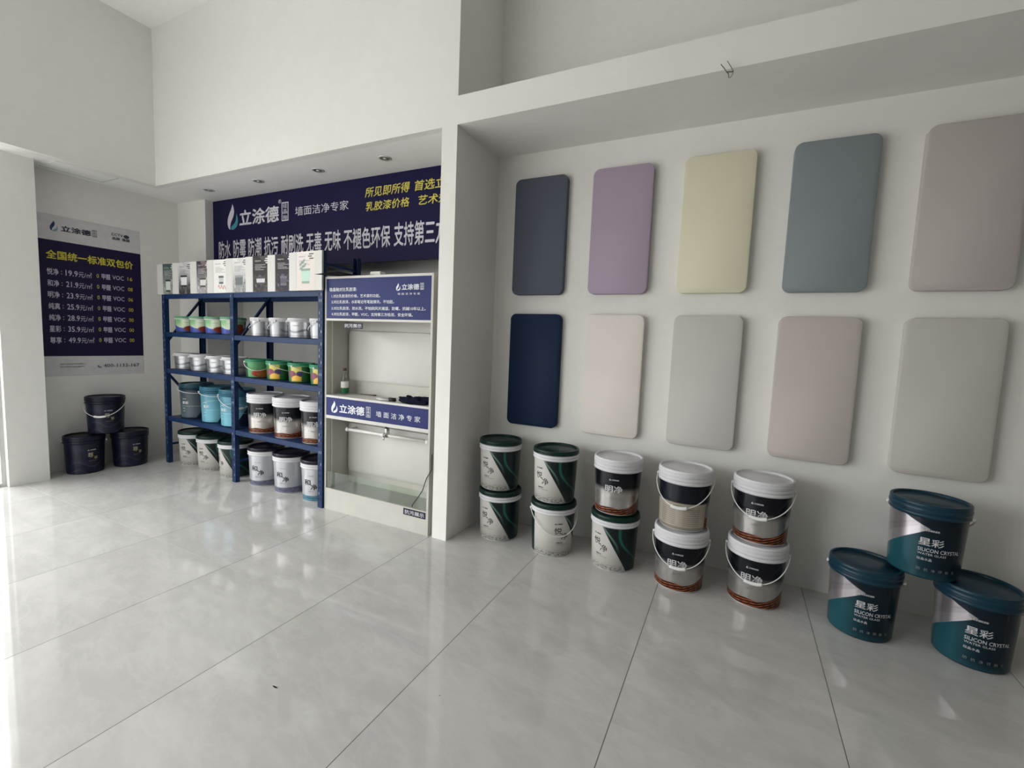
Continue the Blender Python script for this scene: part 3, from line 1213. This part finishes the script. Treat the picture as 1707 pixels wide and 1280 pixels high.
for i, (nm, b0, b1, blot, full, pc, lc, dark) in enumerate(BOOKS):
    x = BX[i]
    root = thing('sample_book', BOOK_LABEL[i], 'book', (x, sline(x) - (.0195 if i == 7 else .002), Z_LV[3] + .001), SH + rad(4.6 if i < 7 else .3), 'sample books standing on top of the rack')
    bm = bmesh.new()
    box(bm, 0, BW, 0, .003, 0, BH)
    box(bm, 0, BW, BT - .003, BT, 0, BH)
    box(bm, 0, .006, .003, BT - .003, 0, BH)
    link('cover', bm, M_COVER, root)
    bm = bmesh.new()
    box(bm, .008, BW - .004, .004, BT - .004, .003, BH - .003)
    link('pages', bm, M_PAGES, root)
    f0 = (.022, .085, .070, .02, .0, .0, .0, .0)[i]
    u0 = .100 if not full else .095
    u1 = .315 if not full else BW
    fn = lambda u, v, e=0.: (u, -.0006 - e, v)
    bm = bmesh.new()
    quad_uv(bm, [fn(u0, 0.0005), fn(u1, 0.0005), fn(u1, BH - .0005), fn(u0, BH - .0005)])
    pm = link('cover_print', bm, grad_mat('cover_' + nm.replace(' ', '_'), b0, b1, blot, .45, 3.2), root)
    bm = bmesh.new()
    L = lambda e: (lambda u, v: fn(u, v, e))
    put_poly(bm, L(0), ((.086, 0), (.0885, 0), (.0885, BH), (.086, BH)))
    link('crease', bm, M_CREASE, root)
    # pail motif
    bm = bmesh.new()
    cx = (.185, .185, .195, .205, .185, .195, .195, .205)[i]
    pw = (.040, .050, .044, .034, .052, .056, .040, .052)[i]
    pb, pt = (.025, .070, .060, .085, .050, .065, .05, .055)[i], (.150, .185, .150, .160, .155, .135, .13, .175)[i]
    put_poly(bm, L(.0004), ((cx - pw * .86, pb), (cx + pw * .86, pb), (cx + pw, pt), (cx - pw, pt)), 0)
    put_poly(bm, L(.0006), ((cx - pw * 1.05, pt - .018), (cx + pw * 1.05, pt - .018), (cx + pw * 1.05, pt), (cx - pw * 1.05, pt)), 1)
    put_poly(bm, L(.0006), ((cx - pw * .86, pb), (cx + pw * .86, pb), (cx + pw * .9, pb + .018), (cx - pw * .9, pb + .018)), 1)
    link('pail_print', bm, [flat('pail_print_body', pc), flat('pail_print_lid', lc)], pm)
    bm = bmesh.new()
    tops = BH - .018
    for k, (a, b, h) in enumerate(((.245, .30, .009), (.235, .28, .009), (.25, .30, .009))):
        a2, b2 = (a, b) if not full else (a + .01, b + .01)
        put_poly(bm, L(.0004), ((a2, tops - k * .018 - h), (b2, tops - k * .018 - h), (b2, tops - k * .018), (a2, tops - k * .018)))
    put_text(bm, L(.0004), '墙面洁净专家', .125, .20, BH - .046, BH - .036, .01)
    for k in range(5):
        zz = BH - .075 - k * .011
        put_poly(bm, L(.0004), ((.125, zz), (.125 + (.13, .09, .14, .07, .11)[(k + i) % 5], zz), (.125 + (.13, .09, .14, .07, .11)[(k + i) % 5], zz + .0022), (.125, zz + .0022)))
    link('lettering', bm, INK if dark else PALE, pm)
    if i == 3:
        bm = bmesh.new()
        tube(bm, [(.16 + .012 * k, -.001, .055 + .022 * math.sin(k * 1.9)) for k in range(10)], .0022, 5)
        link('red_scribble', bm, RED, pm)
    if i == 7:
        bm = bmesh.new()
        for k in range(9):
            a = .13 + .014 * (k % 5)
            z = .165 + .016 * (k // 2)
            put_poly(bm, L(.0003), ((a, z), (a + .022, z + .004), (a + .028, z + .024), (a + .006, z + .020)))
        link('leaf_print', bm, flat('leaf_print', (.34, .46, .40)), pm)

# ================================================================ BANNER
BY = 3.222
M_BANNER = plain('banner_navy', (.011, .009, .048), .5, var=.08, scale=2, spec=.10)
ban = thing('shop_banner', 'navy banner with white brand lettering and slogans across the alcove wall', 'sign', (-3.65, BY, 2.125))
BO = Vector(ban.location)


def local(fn, o):
    return lambda u, v: tuple(Vector(fn(u, v)) - o)


bm = bmesh.new()
box(bm, -5.390 - BO.x, XA - BO.x, 0, .035, 0, ZS - .002 - BO.z)
board = link('board', bm, M_BANNER, ban)
fy = local(plane_y(BY - .0015), BO)
M_B_WHITE = flat('banner_white', (.62, .60, .66))
M_B_TEAL = flat('banner_teal', (.055, .27, .33))
M_B_YEL = flat('banner_yellow', (.62, .55, .10))
bm = bmesh.new()
put_drop(bm, fy, -5.135, 2.552, .185, .27, 0, 1)
link('emblem', bm, [M_B_WHITE, M_B_TEAL], board)
bm = bmesh.new()
put_text(bm, fy, '立涂德', -4.925, -4.292, 2.578, 2.742, .022)
put_text(bm, fy, '®', -4.30, -4.255, 2.755, 2.795)


def put_frame(bm, fn, u0, u1, v0, v1, t):
    for a, b, c, d in ((u0, u1, v0, v0 + t), (u0, u1, v1 - t, v1), (u0, u0 + t, v0 + t, v1 - t), (u1 - t, u1, v0 + t, v1 - t)):
        put_poly(bm, fn, ((a, c), (b, c), (b, d), (a, d)))


put_frame(bm, fy, -4.250, -4.150, 2.578, 2.762, .010)
for k, c in enumerate('硅晶釉'):
    put_text(bm, fy, c, -4.230, -4.170, 2.705 - k * .057, 2.750 - k * .057, .01)
put_text(bm, fy, '墙面洁净专家', -4.052, -3.335, 2.613, 2.700)
for s, a, b in (('防水', -5.293, -5.083), ('防霉', -5.036, -4.823), ('防潮', -4.783, -4.568), ('抗污', -4.525, -4.306), ('耐刷洗', -4.260, -3.936),
                ('无毒', -3.893, -3.682), ('无味', -3.642, -3.430), ('不褪色环保', -3.391, -2.831), ('支持第三方', -2.790, -2.24)):
    put_text(bm, fy, s, a, b, 2.248, 2.440 if s[0] != '支' else 2.452, .014)
link('lettering', bm, M_B_WHITE, board)
bm = bmesh.new()
put_text(bm, fy, '所见即所得', -3.135, -2.632, 2.698, 2.785, .012, shear=.15)
put_text(bm, fy, '首选立涂', -2.582, -2.150, 2.698, 2.785, .012, shear=.15)
put_text(bm, fy, '乳胶漆价格', -3.127, -2.630, 2.577, 2.658, .012, shear=.15)
put_text(bm, fy, '艺术效果', -2.540, -2.115, 2.577, 2.658, .012, shear=.15)
link('yellow_lettering', bm, M_B_YEL, board)

# ================================================================ PRICE POSTER
pst = thing('price_poster', 'price poster with navy middle and yellow heading on the wall above the navy buckets', 'poster', (XW, 2.331, .941))
PO = Vector(pst.location)
fx = local(plane_x(XW + .003), PO)
fx2 = local(plane_x(XW + .0042), PO)
M_P_WHITE = flat('poster_white', (.62, .61, .62), .4)
M_P_NAVY = flat('poster_navy', (.016, .010, .045), .4)
M_P_TXT = flat('poster_text', (.58, .54, .66), .4)
M_P_YEL = flat('poster_yellow', (.62, .55, .06), .4)
M_P_INK = flat('poster_ink', (.05, .05, .08), .4)
bm = bmesh.new()
box(bm, .001, .003, 1.91 - PO.y, 2.752 - PO.y, 0, 2.478 - .941)
sheet = link('sheet', bm, M_P_WHITE, pst)
bm = bmesh.new()
put_poly(bm, local(plane_x(XW + .0036), PO), ((1.91, 1.137), (2.752, 1.137), (2.752, 2.240), (1.91, 2.240)))
link('navy_field', bm, M_P_NAVY, pst)
bm = bmesh.new()
put_drop(bm, fx2, 2.022, 2.326, .060, .098, 0, 1)
link('emblem', bm, [flat('emblem_ink_blue', (.03, .05, .16)), flat('emblem_pale_blue', (.22, .34, .42))], sheet)
bm = bmesh.new()
put_text(bm, fx2, '立涂德', 2.103, 2.332, 2.336, 2.393, .035)
put_frame(bm, fx2, 2.343, 2.379, 2.335, 2.405, .003)
for k, c in enumerate('硅晶釉'):
    put_text(bm, fx2, c, 2.350, 2.372, 2.384 - k * .022, 2.401 - k * .022)
put_text(bm, fx2, 'CCTV', 2.498, 2.600, 2.386, 2.413, .04)
put_poly(bm, fx2, [(2.630 + .026 * math.cos(2 * PI * k / 20), 2.396 + .018 * math.sin(2 * PI * k / 20)) for k in range(20)])
put_text(bm, fx2, '品牌', 2.505, 2.572, 2.345, 2.374, .03)
put_text(bm, fx2, '强国', 2.590, 2.656, 2.345, 2.374, .03)
put_text(bm, fx2, '400-1133-167', 2.392, 2.708, 1.018, 1.054, .02)
put_poly(bm, fx2, ((2.340, 1.035), (2.352, 1.045), (2.350, 1.032), (2.366, 1.022), (2.376, 1.030), (2.372, 1.014), (2.350, 1.018)))
for z, a, b in ((1.060, 2.05, 2.255), (1.033, 2.05, 2.240)):
    put_text(bm, fx2, '硅晶水漆墙面洁净专家全国服务中心', a, b, z - .008, z + .006)
link('lettering', bm, M_P_INK, sheet)
bm = bmesh.new()
put_text(bm, fx2, '全国统一标准双包价', 1.987, 2.680, 2.063, 2.147, .02)
rows = (('悦净', '19.9', '16'), ('和净', '21.9', '08'), ('明净', '23.9', '06'), ('纯真', '25.9', '00'), ('纯净', '28.9', '00'), ('星彩', '35.9', '00'), ('尊享', '49.9', '00'))
for k, (a, b, c) in enumerate(rows):
    z = 1.938 - k * .1088
    put_text(bm, fx2, '0', 2.363, 2.382, z - .005, z + .035, .01)
    put_text(bm, fx2, c, 2.628, 2.670, z + .0, z + .038, .01)
link('yellow_lettering', bm, M_P_YEL, pst)
bm = bmesh.new()
for k, (a, b, c) in enumerate(rows):
    z = 1.938 - k * .1088
    put_text(bm, fx2, a, 1.987, 2.072, z - .024, z + .038, .014)
    put_text(bm, fx2, ':', 2.090, 2.097, z - .012, z + .022, .01)
    put_text(bm, fx2, b, 2.123, 2.215, z - .018, z + .036, .014)
    put_text(bm, fx2, '元/㎡', 2.220, 2.325, z - .020, z + .038, .008)
    put_text(bm, fx2, '甲醛', 2.405, 2.478, z - .014, z + .044, .012)
    put_text(bm, fx2, 'VOC', 2.495, 2.594, z - .004, z + .040, .010)
link('lettering', bm, M_P_TXT, pst)

# ================================================================ DISPLAY CABINET
CX0, CX1, CY0, CY1, CZ = -3.015, -1.950, 2.672, 2.935, 1.913
M_CREAM = plain('cream_laminate', (.545, .525, .475), .4, var=.03)
M_EDGE = plain('white_edge_band', (.62, .61, .58), .35, var=.02)
M_SIGN = plain('sign_blue', (.025, .035, .140), .4, var=.10, scale=2, spec=.14)
M_SIGN_TXT = flat('sign_white', (.74, .76, .80), .4)
M_TANK = glass_material('tank_glass', (.86, .90, .87))
cab = thing('display_cabinet', 'cream demonstration cabinet with blue sign boards standing beside the pillar', 'cabinet', (-2.4825, CY0, 0))
CO = Vector(cab.location)


def cbox(name, x0, x1, y0, y1, z0, z1, m, parent=cab, bev=0., label=None):
    bm = bmesh.new()
    box(bm, x0 - CO.x, x1 - CO.x, y0 - CO.y, y1 - CO.y, z0, z1, bev)
    o = link(name, bm, m, parent)
    if label: o['label'] = label
    return o


T = .018
cbox('side_panel', CX0, CX0 + T, CY0, CY1, 0, CZ, M_CREAM)
cbox('side_panel', CX1 - T, CX1, CY0, CY1, 0, CZ, M_CREAM)
cbox('top_panel', CX0 + T, CX1 - T, CY0, CY1, CZ - T, CZ, M_EDGE)
cbox('back_panel', CX0 + T, CX1 - T, 2.918, CY1, 0, CZ - T, M_CREAM)
cbox('inner_stile', CX0 + T, CX0 + T + .012, 2.725, 2.740, .2, 1.565, M_CREAM)
cbox('shelf_board', CX0 + T, CX1 - T, CY0, 2.918, .944, .961, M_EDGE)
cbox('rail', CX0 + T, CX1 - T, CY0, CY0 + .02, 1.565, 1.582, M_EDGE)
cbox('rail', CX0 + T, CX1 - T, CY0, CY0 + .02, .770, .796, M_EDGE)
cbox('apron', CX0 + T, CX1 - T, CY0, CY0 + .018, 0, .181, M_CREAM)
cbox('tank_floor', CX0 + T, CX1 - T, CY0 + .018, 2.918, .165, .175, plain('tank_steel', (.40, .39, .365), .30, .4), label='grey tank floor')
cbox('tank_glass', CX0 + T, CX1 - T, CY0 + .004, CY0 + .009, .181, .326, M_TANK, label='clear glass tank front')
for z0, z1 in ((1.073, 1.492), (.280, .702)):
    bm = bmesh.new()
    slab(bm, rounded_rect(.86, z1 - z0, .035), .017)
    o = link('test_panel', bm, plain('gloss_white_panel', (.60, .59, .56), .3, var=.015), cab, loc=(-2.555 - CO.x, 2.900 - CO.y, (z0 + z1) / 2))
    o['label'] = 'white rounded test panel'
    autosmooth(o, 50)
s1 = cbox('sign_board', CX0 + T, CX1 - T, CY0 + .001, CY0 + .02, 1.582, 1.895, M_SIGN, label='blue board with white text')
s2 = cbox('sign_strip', CX0 + T, CX1 - T, CY0 + .001, CY0 + .02, .796, .944, M_SIGN, label='blue strip with white brand lettering')
fc = local(plane_y(CY0 - .0005), CO)
SW = CX1 - T - (CX0 + T)
UX = lambda f: CX0 + T + SW * f
VZ = lambda f: 1.582 + .313 * f
bm = bmesh.new()
put_drop(bm, fc, UX(.690), VZ(.675), SW * .040, .313 * .175, 0, 0)
put_text(bm, fc, '立涂德', UX(.742), UX(.895), VZ(.69), VZ(.825), .018)
put_frame(bm, fc, UX(.905), UX(.935), VZ(.69), VZ(.84), .002)
for k, c in enumerate('硅晶釉'):
    put_text(bm, fc, c, UX(.910), UX(.930), VZ(.79 - k * .048), VZ(.83 - k * .048))
put_text(bm, fc, '墙 面 洁 净 专 家', UX(.705), UX(.905), VZ(.575), VZ(.625), .01)
put_text(bm, fc, '硅晶釉对比乳胶漆:', UX(.032), UX(.315), VZ(.68), VZ(.775), .016)
for s, a, b, v in (('1.对比乳胶漆的价格，艺术漆的功能。', .055, .545, .52), ('2.对比乳胶漆，水彩笔记号笔能擦洗，不怕脏。', .055, .675, .375),
                   ('3.对比乳胶漆，防水洗，不怕阴风天潮湿，防霉，抗碱10年以上。', .055, .955, .215),
                   ('4.对比乳胶漆，甲醛，VOC，支持第三方检测，安全环保。', .055, .845, .07)):
    put_text(bm, fc, s, UX(a), UX(b), VZ(v), VZ(v + .085), .012)
link('lettering', bm, M_SIGN_TXT, s1)
bm = bmesh.new()
V2 = lambda f: .796 + .148 * f
put_drop(bm, fc, UX(.055), V2(.18), SW * .070, .148 * .66, 0, 0)
put_text(bm, fc, '立涂德', UX(.145), UX(.405), V2(.22), V2(.70), .022)
put_frame(bm, fc, UX(.422), UX(.465), V2(.18), V2(.74), .003)
for k, c in enumerate('硅晶釉'):
    put_text(bm, fc, c, UX(.431), UX(.456), V2(.56 - k * .17), V2(.70 - k * .17))
put_text(bm, fc, '墙 面 洁 净 专 家', UX(.520), UX(.930), V2(.28), V2(.58), .008)
link('lettering', bm, M_SIGN_TXT, s2)
M_LBL = flat('label_black', (.020, .022, .040))
for nm, x0, x1, y, z0, z1 in (('hanging_label', -2.830, -2.625, 2.690, 1.506, 1.552), ('apron_label', -2.178, -1.972, CY0 - .0022, .122, .172)):
    o = cbox(nm, x0, x1, y, y + .002, z0, z1, M_LBL, label='black label with white lettering')
    bm = bmesh.new()
    put_text(bm, local(plane_y(y - .0006), CO), '抗污展示', x0 + .012, x1 - .012, z0 + .008, z1 - .008, .012)
    link('lettering', bm, flat('label_white', (.66, .64, .70)), o)
# water pipe with the tap in the middle
pipe_y, pz = 2.80, .668
bm = bmesh.new()
tube(bm, [(-2.885 - CO.x, pipe_y - CO.y, pz), (-2.052 - CO.x, pipe_y - CO.y, pz + .004)], .0125, 12)
for x in (-2.885, -2.062):
    tube(bm, [(x - CO.x, pipe_y - CO.y, pz), (x - CO.x, 2.90 - CO.y, pz)], .008, 10)
    tube(bm, [(x - .012 - CO.x, pipe_y - CO.y, pz), (x + .012 - CO.x, pipe_y - CO.y, pz)], .018, 12)
tube(bm, [(-2.515 - CO.x, pipe_y - CO.y, pz), (-2.485 - CO.x, pipe_y - CO.y, pz)], .018, 12)
pp = link('water_pipe', bm, plain('pvc_white', (.78, .77, .73), .3), cab, smooth=True)
bm = bmesh.new()
tx, ty = -2.462 - CO.x, pipe_y - CO.y
tube(bm, [(tx, ty, pz - .012), (tx, ty, pz + .085)], [.020, .018], 12)
tube(bm, [(tx, ty, pz + .08), (tx + .05, ty - .01, pz + .083)], .006, 8)
tube(bm, [(tx, ty - .008, pz - .004), (tx, ty - .035, pz - .006), (tx, ty - .042, pz - .030)], .008, 10)
link('tap', bm, plain('chrome', (.60, .60, .60), .18, .9), pp, smooth=True)

# power cable over the cabinet front
bm = bmesh.new()
tube(bm, [(-1.925, 2.667, .62), (-1.921, 2.663, .507), (-1.963, 2.662, .440), (-1.983, 2.664, .387), (-1.998, 2.665, .343), (-2.034, 2.665, .287),
          (-2.090, 2.664, .212), (-2.093, 2.666, .196)], .0032, 8)
tag(link('power_cable', bm, plain('cable_black', (.012, .012, .012), .5), smooth=True), 'thin black cable hanging over the tank edge of the cabinet', 'cable')

# ---------------------------------------------------------------- things on and in the cabinet
ZSH = .9615
bt = thing('water_bottle', 'clear plastic bottle with white and green label in the corner of the cabinet shelf', 'bottle', (-2.925, 2.80, ZSH))
M_PET = glass_material('clear_plastic', (.90, .93, .92))
bm = bmesh.new()
lathe(bm, [(.026, 0), (.031, .006), (.031, .10), (.029, .125), (.020, .16), (.0125, .185), (.0125, .20)], 24)
link('body', bm, M_PET, bt, smooth=True)
bm = bmesh.new()
lathe(bm, [(.0318, .012), (.0318, .055)], 24, False, False)
link('green_band', bm, plain('label_green', (.02, .14, .05), .4), bt, smooth=True)
bm = bmesh.new()
lathe(bm, [(.0316, .055), (.0316, .108)], 24, False, False)
link('label', bm, plain('label_paper', (.74, .74, .70), .5), bt, smooth=True)
bm = bmesh.new()
lathe(bm, [(.0145, .198), (.0145, .216), (.012, .219)], 20)
link('cap', bm, plain('cap_dark', (.10, .05, .05), .4), bt, smooth=True)

M_PEN_DARK = plain('pen_dark', (.02, .018, .018), .4)
M_PEN_WHITE = plain('pen_white', (.62, .62, .58), .35)
br = thing('paint_brush', 'thin brown brush lying on the cabinet shelf', 'brush', (-2.735, 2.86, ZSH))
bm = bmesh.new()
tube(bm, [(-.075, .0, .006), (.06, .012, .006)], [.003, .0045], 8)
link('stick', bm, plain('brush_wood', (.12, .085, .05), .5), br, smooth=True)
bm = bmesh.new()
tube(bm, [(.06, .012, .006), (.085, .014, .007)], [.006, .005], 8)
link('tip', bm, M_PEN_DARK, br, smooth=True)
for k, (x, y, a, c, lb) in enumerate(((-2.440, 2.745, 24, 0, 'pale marker pen with dark cap lying on the cabinet shelf beside the cloth'),
                                      (-2.400, 2.712, 8, 1, 'pale marker pen lying at the front edge of the cabinet shelf'))):
    pn = thing('marker_pen', lb, 'pen', (x, y, ZSH), rad(a), 'marker pens on the cabinet shelf')
    bm = bmesh.new()
    tube(bm, [(-.07, 0, .009), (-.062, 0, .009), (.03, 0, .009)], [.003, .009, .009], 10)
    link('barrel', bm, M_PEN_WHITE, pn, smooth=True)
    bm = bmesh.new()
    tube(bm, [(.03, 0, .0105), (.085, 0, .0105)], [.0105, .010], 10)
    link('cap', bm, M_PEN_DARK, pn, smooth=True)
# crumpled navy cloth
bm = bmesh.new()
bmesh.ops.create_uvsphere(bm, u_segments=40, v_segments=24, radius=1)
for v in bm.verts:
    p = v.co.copy()
    k = 1 + .16 * math.sin(5 * p.x + 3 * p.y) * math.cos(4 * p.z + p.x * 2) + .08 * math.sin(11 * p.x + 7 * p.z) + .06 * math.sin(13 * p.y - 6 * p.x)
    hump = .75 + .35 * max(0, p.x) - .18 * math.exp(-((p.x + .1) / .2) ** 2)
    v.co = Vector((p.x * .135 * k, p.y * .055 * k, max(0, (p.z + .35) * .052 * k * hump)))
o = link('cleaning_cloth', bm, plain('navy_cloth', (.008, .009, .022), .9, spec=.1), smooth=True, loc=(-2.150, 2.745, ZSH))
tag(o, 'crumpled dark navy cloth on the cabinet shelf by its side panel', 'cloth')
# flat dark sheet and small white box on top of the cabinet
bm = bmesh.new()
pts = [(-3.012, 2.560, .002), (-2.76, 2.565, .018), (-2.68, 2.70, .004), (-2.52, 2.690, .004), (-2.54, 2.80, .004), (-2.78, 2.80, .006), (-2.97, 2.70, .010)]
vv = [bm.verts.new((x, y, z)) for x, y, z in pts]
c = bm.verts.new((-2.76, 2.70, .012))
for i in range(len(vv)): bm.faces.new((vv[i], vv[(i + 1) % len(vv)], c))
bmesh.ops.solidify(bm, geom=bm.faces[:], thickness=.002)
o = link('cardboard_sheet', bm, plain('dark_card', (.03, .03, .035), .7), loc=(0, 0, CZ + .0005))
tag(o, 'thin dark sheet lying on top of the cabinet and poking out at its end', 'sheet')
bm = bmesh.new()
box(bm, -.05, .05, -.03, .03, 0, .034, .003)
o = link('white_box', bm, plain('box_white', (.72, .71, .66), .5), loc=(-2.535, 2.75, CZ + .0005))
tag(o, 'small white box on top of the display cabinet', 'box')

# ================================================================ CEILING FITTINGS
M_RING = plain('downlight_rim', (.62, .62, .62), .3, .3)
M_CAN = plain('downlight_can', (.34, .34, .34), .3, .8)
DL = ('first recessed downlight, over the price poster end of the alcove', 'second recessed downlight from the poster end of the alcove',
      'third recessed downlight from the poster end of the alcove', 'recessed downlight nearest the pillar in the alcove soffit')
for i, x in enumerate((-4.990, -4.211, -3.412, -2.656)):
    d = thing('downlight', DL[i], 'light', (x, 2.945, ZS), 0, 'recessed downlights in the alcove soffit')
    bm = bmesh.new()
    lathe(bm, [(.036, -.001), (.040, -.006), (.050, -.006), (.054, -.002), (.054, -.0005)], 32, False, False)
    link('rim', bm, M_RING, d, smooth=True)
    bm = bmesh.new()
    lathe(bm, [(.036, -.0045), (.024, -.0015), (.0, -.0012)], 28, False, False)
    link('reflector', bm, M_CAN, d, smooth=True)
    bm = bmesh.new()
    lathe(bm, [(.014, -.0022), (.014, -.006), (.010, -.008), (.001, -.008)], 16, False, True)
    link('bulb', bm, plain('bulb_glass', (.62, .62, .60), .2), d, smooth=True)
# access hatch in the left soffit: flush panel with an open gap on two sides
hz = thing('access_hatch', 'white access panel with a dark gap in the soffit above the price poster', 'hatch', (-5.665, 2.17, ZS))
bm = bmesh.new()
box(bm, -.150, .150, -.225, .228, -.004, -.0006)
link('panel', bm, M_CEIL, hz)
bm = bmesh.new()
box(bm, -.158, -.150, -.228, .232, -.0035, -.0004)
box(bm, -.150, .152, .228, .233, -.0035, -.0004)
link('gap', bm, plain('gap_dark', (.03, .03, .028), .8), hz)
# loose wires on the edge of the beam
bm = bmesh.new()
wy = YF - .006
tube(bm, [(-.189, wy - .02, 2.897), (-.172, wy - .012, 2.878), (-.160, wy - .004, 2.862), (-.150, wy - .004, 2.850), (-.149, wy - .006, 2.832)], .0022, 6)
tube(bm, [(-.160, wy - .022, 2.905), (-.142, wy - .012, 2.880), (-.130, wy - .004, 2.861), (-.131, wy - .004, 2.845), (-.139, wy - .006, 2.831), (-.149, wy - .006, 2.832)], .0018, 6)
tube(bm, [(-.162, wy - .004, 2.862), (-.128, wy + .002, 2.860)], .003, 6)
tag(link('loose_wires', bm, plain('wire_grey', (.12, .12, .11), .5), smooth=True), 'short bent grey wires sticking out of the beam edge above the colour panels', 'wire')
# specks of dirt on the floor
for x, y, s, lb in ((-1.60, 1.17, .014, 'small dark shred of litter on the open floor tiles'), (-.985, 1.46, .006, 'tiny dark speck on the floor tile near the long joint')):
    bm = bmesh.new()
    n = 9
    vv = [bm.verts.new((s * (1 + .3 * math.sin(k * 2.1)) * math.cos(2 * PI * k / n), s * .22 * math.sin(2 * PI * k / n), .0006)) for k in range(n)]
    bm.faces.new(vv)
    bmesh.ops.solidify(bm, geom=bm.faces[:], thickness=.0006)
    tag(link('litter_speck', bm, plain('litter_dark', (.16, .16, .15), .8), loc=(x, y, .0012)), lb, 'litter')
